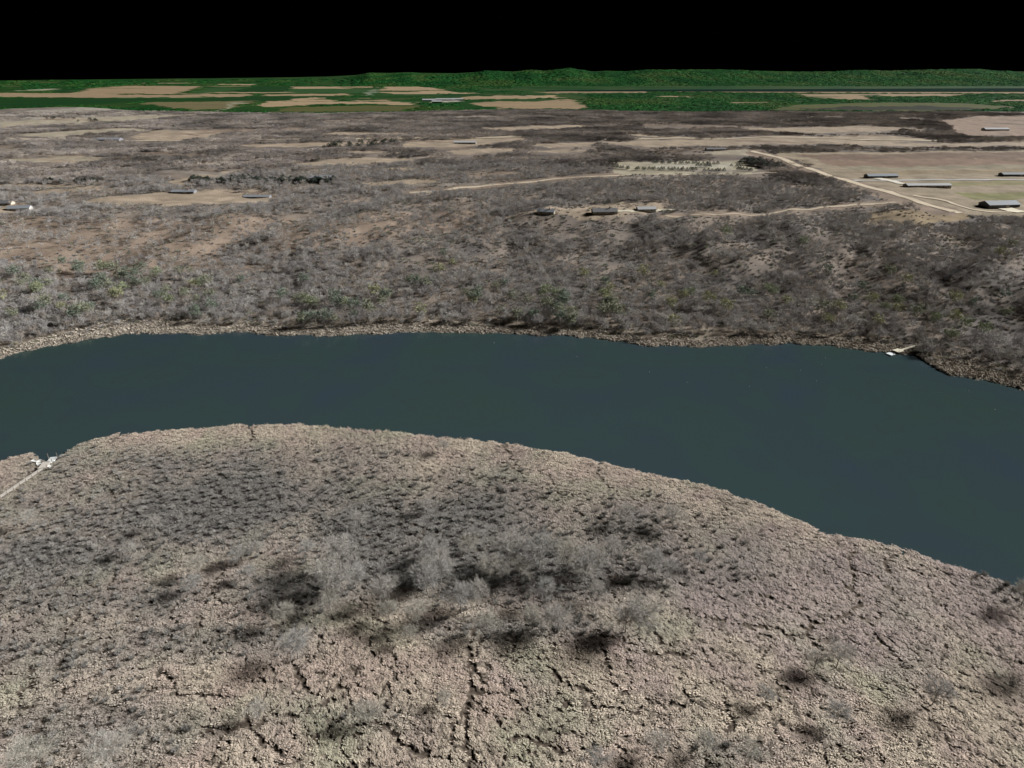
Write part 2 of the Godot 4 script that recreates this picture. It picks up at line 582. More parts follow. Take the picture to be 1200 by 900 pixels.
func prepare_marsh() -> void:
	var lines := [
		[[[557, 738], [549, 765], [550, 800], [545, 840], [549, 880], [545, 930]], 1.7],
		[[[690, 738], [720, 748], [760, 763], [810, 769]], 1.5],
		[[[757, 730], [775, 750], [792, 758]], 1.5],
		[[[698, 748], [712, 772], [715, 800], [723, 810]], 1.6],
		[[[549, 815], [600, 813], [612, 832]], 1.1],
		[[[660, 797], [690, 812], [697, 828], [740, 833], [800, 825]], 1.2],
		[[[1000, 640], [994, 655], [1001, 672], [998, 690], [1006, 706], [985, 720], [960, 726], [945, 737], [950, 752], [968, 763]], 1.6],
		[[[800, 716], [850, 725], [900, 735], [940, 745]], 1.3],
		[[[845, 822], [855, 845], [851, 862]], 1.5],
		[[[336, 772], [350, 795], [366, 808], [410, 810]], 1.6],
		[[[400, 820], [350, 832], [300, 850], [230, 862]], 1.0],
		[[[600, 860], [640, 875], [660, 892]], 1.3],
		[[[452, 855], [490, 880]], 1.3],
		[[[930, 800], [960, 825], [1000, 850]], 1.0],
		[[[590, 520], [596, 536], [608, 548]], 1.4],
		[[[700, 540], [698, 552], [706, 562], [722, 577]], 1.3],
		[[[860, 580], [845, 592], [850, 606]], 1.3],
		[[[1060, 645], [1040, 655], [1035, 672]], 1.8],
		[[[960, 726], [900, 700], [860, 690]], 0.9],
		[[[290, 498], [296, 510], [285, 520]], 1.4],
		[[[420, 690], [470, 780], [440, 860]], 0.9],
		[[[1120, 760], [1180, 772], [1240, 780]], 1.0],
		[[[180, 790], [215, 815], [260, 822]], 1.2],
	]
	for l in lines:
		var c := Curve3D.new()
		for p in l[0]:
			c.add_point(level(p[0], p[1], 0.6))
		var n := int(c.get_baked_length() / 0.35) + 1
		for i in n:
			var p := c.sample_baked(c.get_baked_length() * i / n)
			p += Vector3(rough.get_noise_2d(p.x * 8.0, p.z * 8.0), 0, rough.get_noise_2d(p.z * 8.0, p.x * 8.0)) * 2.6
			carve(p, l[1] * 0.85 * (1.0 + 0.35 * rough.get_noise_2d(p.x * 10.0, p.z * 10.0)))
	# short cracks and pans between the tussocks
	var r := RandomNumberGenerator.new()
	r.seed = 77
	for i in 4200:
		var p := level(r.randf_range(-60, 1260), r.randf_range(520, 900), 0.6)
		if p.z - near_z(p.x) < 4.0: continue
		var way := -lie(p.x, p.z) + r.randfn(0.0, 0.3) if i > 80 else r.randf() * TAU
		for k in (r.randi_range(2, 5) if i > 80 else r.randi_range(25, 90)):
			way += r.randf_range(-0.4, 0.4)
			p += Vector3(cos(way), 0, sin(way)) * 0.5
			carve(p, r.randf_range(0.45, 0.8) if i > 80 else r.randf_range(0.7, 0.95))
	# darker brush on the marsh: photograph column, row, half width, half height in pixels, strength
	for s in [[250, 590, 300, 75, 1.0], [480, 610, 260, 80, 0.95], [560, 665, 270, 50, 1.0], [80, 650, 220, 70, 0.8], [330, 690, 220, 40, 0.8], [60, 760, 150, 55, 0.7], [720, 620, 140, 50, 0.8], [130, 850, 170, 50, 0.55], [600, 735, 170, 20, 0.7], [250, 545, 260, 34, 0.7], [1180, 690, 60, 30, 0.6], [430, 840, 80, 22, 0.4], [880, 880, 80, 22, 0.5], [260, 750, 140, 34, 0.7], [150, 700, 200, 36, 0.8], [60, 590, 120, 30, 0.6]]:
		var c := level(s[0], s[1], 0.6)
		var q := level(s[0] + s[2], s[1], 0.6)
		var q2 := level(s[0], s[1] + s[3], 0.6)
		marsh_spots.append([c, absf(q.x - c.x), absf(q2.z - c.z), s[4]])

func carve(p: Vector3, wide_: float) -> void:
	var u := int((p.x - DX) / DS)
	var v := int((p.z - DZ) / DS)
	var k := int(wide_ / DS) + 2
	for j in range(v - k, v + k + 1):
		if j < 0 or j >= DH: continue
		for i in range(u - k, u + k + 1):
			if i < 0 or i >= DW: continue
			var q := Vector2(DX + (i + 0.5) * DS - p.x, DZ + (j + 0.5) * DS - p.z).length()
			var w := smoothstep(wide_ * 0.8, wide_ * 0.35, q)
			ditch[j * DW + i] = maxf(ditch[j * DW + i], w)

func prepare_land() -> void:
	var tan_ := Color(0.39, 0.325, 0.25)
	var pale := Color(0.4, 0.36, 0.28)
	var litter := Color(0.28, 0.225, 0.18)
	var olive := Color(0.2, 0.185, 0.11)
	poly([[0, 252], [120, 256], [300, 250], [330, 262], [250, 300], [330, 316], [60, 322], [0, 300]], litter, 0.35, 0)
	poly([[330, 255], [560, 246], [590, 256], [480, 275], [420, 290], [330, 300]], litter, 0.55, 0)
	poly([[905, 180], [1000, 178], [1260, 178], [1260, 256], [1130, 252], [1090, 244], [1040, 228], [1000, 212], [950, 194]], olive.lerp(tan_, 0.75), 0.0, 0)
	poly([[930, 181], [1260, 180], [1260, 187], [960, 187]], Color(0.22, 0.165, 0.13), 0.0, 0)
	poly([[955, 187], [1260, 187], [1260, 194], [985, 195]], Color(0.27, 0.2, 0.155), 0.0, 0)
	poly([[985, 195], [1260, 194], [1260, 197], [995, 199]], Color(0.3, 0.27, 0.2), 0.0, 0)
	poly([[1000, 200], [1260, 198], [1260, 203], [1010, 206]], Color(0.3, 0.25, 0.17), 0.0, 0)
	poly([[1080, 214], [1260, 211], [1260, 216], [1090, 218]], Color(0.28, 0.26, 0.15), 0.0, 0)
	poly([[1120, 226], [1260, 224], [1260, 230], [1140, 234]], Color(0.24, 0.24, 0.12), 0.0, 0)
	poly([[715, 190], [870, 187], [890, 199], [880, 204], [720, 205]], Color(0.4, 0.37, 0.28), 0.0, 0)
	poly([[760, 192], [860, 191], [858, 197], [770, 198]], Color(0.46, 0.44, 0.36), 0.0, 0)
	poly([[822, 178], [892, 175], [880, 182], [830, 182]], pale, 0.0, 0)
	poly([[100, 236], [130, 230], [180, 226], [280, 222], [332, 228], [322, 238], [200, 241]], tan_, 0.0, 0)
	poly([[193, 214], [255, 202], [285, 199], [280, 203], [215, 217]], tan_, 0.0, 0)
	poly([[345, 192], [400, 186], [515, 182], [515, 187], [440, 191], [370, 195]], tan_, 0.0, 0)
	poly([[480, 166], [600, 159], [620, 162], [540, 173], [470, 172]], tan_, 0.1, 0)
	poly([[690, 167], [800, 163], [1030, 158], [1090, 163], [1020, 169], [760, 172]], tan_, 0.15, 0)
	poly([[-40, 175], [35, 174], [10, 180], [-40, 182]], pale, 0.0, 0)
	poly([[20, 131], [70, 128], [112, 125], [190, 130], [205, 134], [120, 141], [60, 142], [-40, 152], [-40, 132]], Color(0.36, 0.335, 0.29), 0.4, 0)
	poly([[150, 161], [180, 153], [272, 152], [262, 158], [200, 167]], tan_, 0.1, 0)
	poly([[1100, 141], [1150, 136], [1260, 134], [1260, 162], [1120, 158]], Color(0.33, 0.26, 0.21), 0.05, 0)
	poly([[590, 254], [640, 243], [700, 240], [790, 243], [765, 250], [700, 259]], tan_, 0.05, 0)
	poly([[-40, 236], [30, 239], [36, 249], [-40, 252]], tan_, 0.1, 0)
	poly([[20, 225], [120, 217], [134, 221], [60, 228]], tan_, 0.15, 0)
	poly([[1020, 250], [1110, 247], [1140, 254], [1080, 264], [1020, 262]], Color(0.3, 0.24, 0.16), 0.1, 0)
	poly([[470, 223], [560, 216], [640, 208], [725, 203], [725, 207], [640, 214], [560, 222], [480, 229]], litter, 0.0, 0)
	poly([[770, 251], [850, 248.5], [920, 244.5], [980, 239.5], [1050, 234], [1055, 239], [980, 245], [920, 250], [850, 254], [770, 256]], litter, 0.0, 0)
	poly([[880, 175], [905, 180], [1000, 210], [1090, 238], [1130, 249], [1120, 254], [1080, 247], [1040, 235], [960, 208], [900, 188], [872, 180]], litter, 0.0, 0)
	for strip in [[[0, 143], [100, 138], [170, 135], [240, 133.5], [232, 136], [120, 144], [0, 151]], [[20, 158], [150, 150], [185, 152], [60, 162]], [[280, 170], [470, 166.5], [400, 171], [300, 173]], [[620, 169], [700, 166], [690, 171], [640, 173]], [[860, 151], [1000, 147], [1090, 151], [950, 156]], [[520, 177], [610, 173], [600, 177], [540, 181]], [[930, 166], [1210, 166], [1210, 172], [1000, 171]], [[0, 186], [90, 183], [140, 186], [40, 190]], [[560, 150], [680, 146], [700, 149], [600, 153]], [[420, 214], [500, 210], [520, 213], [440, 218]]]:
		poly(strip, tan_ if strip[0][0] > 100 else pale, 0.04, 0)
	# glades, cut strips and patches of bare leaf litter scattered over the upland wood
	var r := RandomNumberGenerator.new()
	r.seed = 61
	for i in 95:
		var py := 136.0 + 105.0 * pow(r.randf(), 1.3)
		var px := r.randf_range(-60, 1260)
		if py > 172.0 and px > 840.0: continue
		var lw := r.randf_range(14.0, 70.0)
		var lh := r.randf_range(0.6, 1.7) * (py - 80.0) / 90.0
		var sh := r.randf_range(-0.06, 0.06)
		var ring := []
		for k in 9:
			var t := TAU * k / 9.0
			var w := r.randf_range(0.6, 1.25)
			ring.append([px + cos(t) * lw * w, py + sin(t) * lh * w - cos(t) * lw * sh * w])
		poly(ring, [litter, tan_, litter * 0.8, Color(0.3, 0.27, 0.235)][r.randi() % 4], r.randf_range(0.0, 0.4), 0)
	# farmland beyond the wood
	var sand := Color(0.38, 0.29, 0.185)
	var crop := Color(0.012, 0.052, 0.014)
	var light := Color(0.035, 0.09, 0.03)
	poly([[-80, 117], [60, 114], [200, 114], [320, 113], [400, 113], [400, 117], [300, 119], [200, 118], [150, 120], [60, 125], [-80, 128]], crop, 0, 1)
	poly([[-80, 115], [0, 114], [200, 114.5], [280, 113.5], [300, 110.5], [205, 109.5], [240, 101], [150, 100.5], [112, 103], [80, 109.5], [-80, 108]], sand * 0.85, 0, 1)
	poly([[30, 105.5], [70, 103.5], [55, 106], [20, 107]], Color(0.33, 0.32, 0.24), 0, 1)
	poly([[52, 108], [75, 104], [108, 103.5], [80, 109]], crop, 0, 1)
	poly([[205, 109], [222, 108.5], [260, 101], [300, 100.5], [258, 109.5]], light, 0, 1)
	poly([[258, 109.5], [275, 106], [300, 101], [345, 101.5], [338, 105], [330, 109]], crop, 0, 1)
	poly([[255, 98.5], [298, 98.5], [296, 100], [255, 100]], sand, 0, 1)
	poly([[330, 109], [342, 104], [470, 104], [445, 109]], light, 0, 1)
	poly([[340, 101.5], [440, 101.5], [438, 104], [344, 104]], sand, 0, 1)
	poly([[308, 110.5], [410, 109.5], [410, 112], [312, 112.5]], sand * 0.9, 0, 1)
	poly([[160, 120], [300, 118], [270, 127], [210, 128]], Color(0.17, 0.15, 0.08), 0, 1)
	poly([[250, 131], [268, 124], [280, 119], [284, 119.5], [256, 131]], Color(0.34, 0.34, 0.25), 0, 1)
	poly([[296, 124.5], [312, 119.5], [338, 117.5], [356, 114.5], [382, 114.5], [396, 119], [430, 119.5], [490, 119], [488, 122.5], [420, 122], [370, 122], [320, 125.5]], sand, 0, 1)
	poly([[310, 132], [330, 126], [400, 124], [500, 124], [460, 131]], Color(0.1, 0.105, 0.04), 0, 1)
	poly([[408, 119], [413, 115], [436, 115], [470, 119.5]], sand * 0.85, 0, 1)
	poly([[444, 108.5], [450, 101.5], [492, 101.5], [512, 103.5], [526, 107.5], [562, 109.5], [470, 110.5]], sand, 0, 1)
	poly([[425, 112], [430, 108], [442, 102], [446, 102], [440, 108], [432, 112]], Color(0.2, 0.24, 0.17), 0, 1)
	poly([[478, 110.5], [640, 110], [640, 112], [480, 113]], crop, 0, 1)
	poly([[536, 117], [545, 113], [600, 112], [640, 113], [630, 115.5], [560, 116.5]], sand * 0.9, 0, 1)
	poly([[545, 121], [600, 118], [668, 115.5], [690, 126], [684, 128], [590, 127.5]], sand * 0.85, 0, 1)
	poly([[625, 114.5], [618, 112], [650, 111.5], [658, 115]], sand * 1.1, 0, 1)
	poly([[560, 117.2], [620, 115.3], [668, 116.8], [620, 119]], Color(0.02, 0.065, 0.018), 0, 1)
	poly([[500, 119], [540, 117], [545, 119], [505, 120.5]], Color(0.45, 0.43, 0.38), 0, 1)
	poly([[628, 107.5], [760, 107], [760, 109], [640, 109.5]], sand * 0.75, 0, 1)
	poly([[760, 107.5], [930, 107], [1260, 108], [1260, 110], [930, 109]], sand * 0.75, 0, 1)
	poly([[930, 110], [1000, 110], [1100, 110], [1140, 111], [1110, 113], [1015, 113], [1022, 117], [960, 115.5]], sand * 0.85, 0, 1)
	poly([[1158, 119.5], [1172, 117], [1260, 116.5], [1260, 119], [1190, 119]], sand * 0.8, 0, 1)
	for i in 46:
		var py := r.randf_range(96.5, 121.0)
		var px := r.randf_range(-40, 640) if i < 36 else r.randf_range(640, 1240)
		var lw := r.randf_range(14.0, 60.0)
		var lh := r.randf_range(0.25, 0.8)
		if i >= 36: py = r.randf_range(109.0, 121.0); lw *= 0.6
		poly([[px - lw, py], [px - lw * 0.6, py - lh], [px + lw * 0.8, py - lh * 0.9], [px + lw, py + lh * 0.3], [px + lw * 0.2, py + lh]], [sand * 0.9, light, Color(0.06, 0.085, 0.03), Color(0.16, 0.15, 0.075), crop, Color(0.03, 0.07, 0.022)][r.randi() % 6], 0, 1)
	poly([[900, 129], [930, 123], [1030, 120], [1130, 121], [1200, 126], [1100, 130.5]], Color(0.09, 0.1, 0.035), 0, 1)
	poly([[935, 127.5], [1000, 125], [1080, 124], [1180, 128], [1090, 129], [960, 128.5]], Color(0.028, 0.034, 0.022), 0, 1)

func build_ground() -> void:
	var rings := PackedFloat32Array()
	var d := 60.0
	while d < 12500.0:
		rings.append(d)
		d *= 1.0042 if d < 340.0 else 1.0075
	var cols := 640
	var half := deg_to_rad(56.0)
	var v := PackedVector3Array()
	var c := PackedColorArray()
	var idx := PackedInt32Array()
	var rows := rings.size()
	v.resize(rows * (cols + 1))
	c.resize(rows * (cols + 1))
	var k := 0
	for i in rows:
		for j in cols + 1:
			var a := -half + 2.0 * half * j / cols
			var x := sin(a) * rings[i]
			var z := -cos(a) * rings[i]
			v[k] = Vector3(x, height(x, z), z)
			c[k] = ground_color(x, z)
			k += 1
	idx.resize((rows - 1) * cols * 6)
	var w := cols + 1
	k = 0
	for i in rows - 1:
		for j in cols:
			var p := i * w + j
			idx[k] = p; idx[k + 1] = p + w; idx[k + 2] = p + 1
			idx[k + 3] = p + 1; idx[k + 4] = p + w; idx[k + 5] = p + w + 1
			k += 6
	var nrm := PackedVector3Array()
	nrm.resize(v.size())
	for i in rows:
		for j in w:
			var i0 := maxi(i - 1, 0)
			var i1 := mini(i + 1, rows - 1)
			var j0 := maxi(j - 1, 0)
			var j1 := mini(j + 1, cols)
			var n := (v[i * w + j1] - v[i * w + j0]).cross(v[i1 * w + j] - v[i0 * w + j]).normalized()
			nrm[i * w + j] = n if n.y > 0.0 else -n
	var arr := []
	arr.resize(Mesh.ARRAY_MAX)
	arr[Mesh.ARRAY_VERTEX] = v
	arr[Mesh.ARRAY_NORMAL] = nrm
	arr[Mesh.ARRAY_COLOR] = c
	arr[Mesh.ARRAY_INDEX] = idx
	var m := ArrayMesh.new()
	m.add_surface_from_arrays(Mesh.PRIMITIVE_TRIANGLES, arr)
	var mat := tinted("ground_earth")
	mat.albedo_texture = grain(512, 0.02, Color(0.62, 0.61, 0.6), Color(1, 1, 1), 5)
	mat.uv1_triplanar = true
	mat.uv1_world_triplanar = true
	mat.uv1_scale = Vector3(0.06, 0.06, 0.06)
	var o := put(m, "ground", mat)
	tag(o, "", "", "", "structure")
	print("ground ", rows, " x ", cols, " at ", Time.get_ticks_msec())

func build_water() -> void:
	var v := PackedVector3Array()
	var n := PackedVector3Array()
	var idx := PackedInt32Array()
	var k := 0
	for i in range(-150, 151):
		var x := i * 5.0
		v.append(Vector3(x, 0, near_z(x) + 9.0))
		v.append(Vector3(x, 0, far_z(x) - 9.0))
		n.append(Vector3.UP); n.append(Vector3.UP)
		if k > 0:
			for q in [-2, -1, 0, 0, -1, 1]:
				idx.append(k + q)
		k += 2
	var arr := []
	arr.resize(Mesh.ARRAY_MAX)
	arr[Mesh.ARRAY_VERTEX] = v
	arr[Mesh.ARRAY_NORMAL] = n
	arr[Mesh.ARRAY_INDEX] = idx
	var m := ArrayMesh.new()
	m.add_surface_from_arrays(Mesh.PRIMITIVE_TRIANGLES, arr)
	var mat := plain("creek_water", Color(1, 1, 1), 0.12)
	mat.albedo_texture = grain(512, 0.006, Color(0.0255, 0.04, 0.051).linear_to_srgb(), Color(0.026, 0.045, 0.041).linear_to_srgb(), 9)
	mat.uv1_triplanar = true
	mat.uv1_world_triplanar = true
	mat.uv1_scale = Vector3(0.004, 0.004, 0.004)
	var o := put(m, "water", mat)
	tag(o, "", "", "", "structure")
	# the wide river far off below the hills
	var s := Shape.new()
	var pts := [[640, 106.6, 106.0], [760, 106.6, 105.0], [900, 107.0, 104.4], [1000, 107.1, 104.0], [1100, 107.2, 103.6], [1300, 107.3, 103.2], [1500, 107.3, 103.2]]
	for i in pts.size() - 1:
		var a: Array = pts[i]
		var b: Array = pts[i + 1]
		s.quad(level(a[0], a[1], 7.0), level(a[0], a[2], 7.0), level(b[0], b[2], 7.0), level(b[0], b[1], 7.0))
	var far := put(s.mesh(), "river", plain("river_water", Color(0.012, 0.034, 0.03), 0.2))
	tag(far, "", "", "", "structure")

func reed_width(x: float) -> float:
	return 9.0 + 12.0 * smoothstep(-140.0, -330.0, x) + 24.0 * smoothstep(205.0, 290.0, x) + broad.get_noise_2d(x, 5.0) * 10.0

# ------------------------------------------------------------------ dry grass and brush of the marshes
func tussock(r: RandomNumberGenerator, blades: int, tall: float, spread: float, wide_: float) -> Shape:
	var s := Shape.new()
	for i in blades:
		var t := r.randfn(0.0, 0.45) + (PI if r.randf() < 0.15 else 0.0)
		var a := Vector3(r.randf_range(-0.5, 0.3), -0.04, r.randf_range(-0.45, 0.45)) * spread
		var l := r.randf_range(0.5, 1.1) * spread
		var tip := a + Vector3(cos(t) * l, tall * r.randf_range(0.1, 0.7), sin(t) * l)
		var mid := a.lerp(tip, 0.5) + Vector3(0, tall * r.randf_range(0.35, 0.8), 0)
		var side := Vector3(-sin(t), r.randf_range(-0.3, 0.3), cos(t)) * wide_ * 0.5
		s.quad(a - side, mid - side * 1.2, mid + side * 1.2, a + side)
		s.tri(mid - side * 1.2, tip, mid + side * 1.2)
	return s

func build_marsh_cover() -> void:
	var r := RandomNumberGenerator.new()
	r.seed = 5
	var tufts := []
	for i in 6:
		tufts.append(tussock(r, 13, r.randf_range(0.12, 0.22) * (2.2 if i == 5 else 1.0), r.randf_range(0.8, 1.15), 0.2))
	var mauve := level(960, 695, 0.6)
	var where := [[], [], [], [], [], []]
	var tint := [[], [], [], [], [], []]
	var brush_at := []
	var brush_tint := []
	var bank_at := []
	var bank_tint := []
	var z := -352.0
	while z < -92.0:
		var reach := -z * 0.86 + 35.0
		var step := 0.8 if z > -200.0 else 0.92
		var x := -reach
		while x < reach:
			var px := x + r.randf_range(-0.5, 0.5)
			var pz := z + r.randf_range(-0.5, 0.5)
			x += step
			var dn := pz - near_z(px)
			if dn < -1.2 + 1.2 * r.randf() or Vector2(px, pz).length() < 100.0: continue
			var wet := ditch_at(px, pz)
			if r.randf() < wet * 2.2: continue
			var g := marsh_grey(px, pz)
			var n2 := broad.get_noise_2d(px * 2.0, pz * 2.0)
			var c := Color(0.44, 0.38, 0.305).lerp(Color(0.4, 0.325, 0.275), clampf(0.5 + n2 * 1.5, 0, 1))
			c = c.lerp(Color(0.33, 0.33, 0.24), clampf(broad.get_noise_2d(px * 1.5 + 99.0, pz * 1.5) * 1.4 - 0.1, 0.0, 0.7))
			var mv := Vector2((px - mauve.x) / 62.0, (pz - mauve.z) / 26.0).length_squared()
			c = c.lerp(Color(0.33, 0.28, 0.28), clampf(0.9 * exp(-mv) + n2 * 0.4, 0.0, 0.55) if mv < 5.0 else 0.0)
			c = c.lerp(Color(0.175, 0.168, 0.158), clampf(g * 1.1, 0, 1))
			c = c * (r.randf_range(0.78, 1.2) if r.randf() < 0.84 else r.randf_range(0.35, 0.65))
			var k := r.randi() % 6
			var size := r.randf_range(0.7, 1.5)
			where[k].append(Transform3D(Basis(Vector3.UP, lie(px, pz) + r.randfn(0.0, 0.35)).scaled(Vector3(size, size * r.randf_range(0.6, 1.1), size)), Vector3(px, height(px, pz), pz)))
			tint[k].append(c)
			if g > 0.25 and r.randf() < (g - 0.2) * 0.16:
				var bs := r.randf_range(0.4, 1.3)
				brush_at.append(Transform3D(Basis(Vector3.UP, r.randf() * TAU).scaled(Vector3(bs, bs, bs)), Vector3(px, height(px, pz), pz)))
				brush_tint.append(Color(0.32, 0.31, 0.29) * r.randf_range(0.6, 1.3))
		z += step
	# the strip of reeds along the far shore
	for i in 36000:
		var x := r.randf_range(-420.0, 400.0)
		var wide_ := reed_width(x)
		var df := -2.2 + absf(r.randfn()) * wide_ * 0.6
		var zz := far_z(x) - df
		var c2 := Color(0.41, 0.365, 0.305) * r.randf_range(0.5, 1.2)
		var k := r.randi() % 6
		var s2 := r.randf_range(1.0, 1.8)
		where[k].append(Transform3D(Basis(Vector3.UP, r.randf() * TAU).scaled(Vector3(s2, s2 * 2.2, s2)), Vector3(x, height(x, zz), zz)))
		tint[k].append(c2)
	var holder := base("marsh_grass", Vector3.ZERO)
	tag(holder, "dry tan grass tussocks covering the marsh on both shores", "grass", "", "stuff")
	var total := 0
	for k in 6:
		scatter("tussocks", tufts[k].mesh(), tinted("dry_grass"), where[k], tint[k], holder)
		total += where[k].size()
	for i in 62000:
		var df := 7.0 + r.randf() * 720.0
		var x := r.randf_range(-1.0, 1.0) * (400.0 + df * 0.8)
		if df < reed_width(x) * 0.7: continue
		var zz := far_z(x) - df
		var bare := openness(x, zz)
		if bare < 0.03 or r.randf() > bare + 0.25: continue
		if broad.get_noise_2d(x * 1.5 + 40.0, zz * 1.5) < -0.1 + r.randf_range(-0.3, 0.3): continue
		var bs := r.randf_range(0.5, 1.5)
		bank_at.append(Transform3D(Basis(Vector3.UP, r.randf() * TAU).scaled(Vector3(bs * 1.4, bs * 0.8, bs * 1.4)), Vector3(x, height(x, zz), zz)))
		bank_tint.append([Color(0.36, 0.35, 0.33), Color(0.3, 0.255, 0.22), Color(0.27, 0.265, 0.265), Color(0.27, 0.28, 0.21)][r.randi() % 4] * r.randf_range(0.7, 1.3))
	var bush := Shape.new()
	for i in 130:
		var t := r.randf() * TAU
		var a := Vector3(cos(t), 0, sin(t)) * r.randf() * 0.3
		var b := a + Vector3(cos(t) * r.randf_range(0.2, 1.0), r.randf_range(0.4, 1.5), sin(t) * r.randf_range(0.2, 1.0))
		bush.sliver(a, b, 0.06, any_way(r))
		bush.sliver(a.lerp(b, 0.6), b + any_way(r) * 0.4, 0.05, any_way(r))
	var o := scatter("marsh_brush", bush.mesh(), tinted("brush_twigs"), brush_at, brush_tint)
	var ob := scatter("bank_brush", bush.mesh(), tinted("brush_twigs"), bank_at, bank_tint)
	tag(ob, "low brown and grey undergrowth below the trees of the far bank", "brush", "", "stuff")
	tag(o, "low grey leafless brush growing among the near marsh grass", "brush", "", "stuff")
	print("tussocks ", total, " brush ", brush_at.size(), " at ", Time.get_ticks_msec())

# ------------------------------------------------------------------ the single trees of the near marsh
func grown(kind: Array, called: String, label: String, category: String, group: String, where: Vector3, turn: float, size: Vector3, wood: Material, leaf: Material) -> Node3D:
	var o := base(called, where, turn)
	o.scale = size
	tag(o, label, category, group)
	put(kind[0], "trunk", wood, o)
	put(kind[1], "crown", leaf, o)
	return o

func build_marsh_trees() -> void:
	var r := RandomNumberGenerator.new()
	r.seed = 21
	var kinds := []
	for i in 4:
		var t := bare_tree(r, 11.5, 6.2, 13, 14, 26, 0.036, 0.74)
		kinds.append([t[0].mesh(), t[1].mesh()])
	var wood := plain("pale_bark", Color(0.26, 0.245, 0.22))
	var twig := [plain("pale_twigs", Color(0.36, 0.345, 0.315)), plain("grey_twigs", Color(0.31, 0.305, 0.29)), plain("tan_twigs", Color(0.34, 0.325, 0.285))]
	# column and row of the crown in the photograph, size against a 12 m tree
	var spots := [[395, 642, 1.15], [600, 636, 1.0], [632, 640, 1.2], [665, 644, 1.1], [690, 652, 0.9], [548, 634, 0.7], [575, 662, 0.9], [505, 640, 0.7], [540, 696, 0.95], [455, 712, 0.7], [488, 715, 0.8], [655, 722, 0.85], [570, 728, 0.75], [752, 716, 1.15], [735, 722, 0.8], [346, 752, 0.85], [480, 740, 0.5], [25, 888, 1.0], [122, 880, 0.95], [760, 655, 0.8], [790, 600, 0.8], [735, 598, 0.7], [720, 640, 0.7], [420, 606, 0.6], [360, 640, 0.6], [290, 668, 0.5], [500, 590, 0.5], [430, 832, 0.6], [520, 818, 0.4], [985, 764, 0.75], [958, 770, 0.55], [1100, 806, 0.8], [985, 832, 0.6], [900, 812, 0.5], [1225, 765, 0.9], [880, 882, 0.6], [770, 868, 0.6], [830, 868, 0.5], [300, 830, 0.5], [30, 605, 0.6], [150, 640, 0.5], [520, 520, 0.5], [700, 890, 0.6], [1205, 690, 0.8], [610, 662, 0.8], [430, 652, 0.7], [462, 658, 0.8], [482, 648, 0.7], [522, 655, 0.8], [546, 662, 0.7], [590, 648, 0.8], [642, 660, 0.8], [712, 654, 0.7], [742, 648, 0.8], [772, 640, 0.6], [602, 724, 0.7], [700, 720, 0.8], [330, 650, 0.6], [250, 690, 0.6], [668, 730, 0.6]]
	for k in [[372, 652, 1.1], [415, 672, 1.0], [450, 688, 1.1], [385, 700, 0.9], [500, 676, 1.2], [560, 690, 1.1], [330, 716, 0.9], [640, 690, 1.0], [300, 640, 0.8], [230, 660, 0.8], [700, 690, 0.8], [820, 650, 0.7], [180, 610, 0.7]]:
		spots.append(k)
	for i in spots.size():
		var s: Array = spots[i].duplicate()
		if i > 44 and i < 61:
			s[0] += r.randf_range(-55, 55)
			s[1] += r.randf_range(-14, 26)
		var f: float = s[2] * (1.1 if i < 61 else 0.85)
		var p := level(s[0], s[1], 0.6 + 7.6 * f)
		p.y = height(p.x, p.z)
		var big := f > 0.8
		var hue := r.randi() % 3
		var said: String = "%s leafless tree with %s twigs standing on the near marsh" % ["wide" if big else "small", ["pale cream-grey", "plain grey", "tan-grey"][hue]]
		grown(kinds[r.randi() % 4], "marsh_tree", said, "tree", said.replace("tree", "trees"), p, r.randf() * TAU, Vector3(f * r.randf_range(1.0, 1.2), f * 0.85, f * r.randf_range(1.0, 1.2)), wood, twig[hue])

# ------------------------------------------------------------------ woods on the far bank
func openness(x: float, z: float) -> float:    # share of trees that may stand here
	var e := inside(0, x, z)
	return e.open if e else 1.0

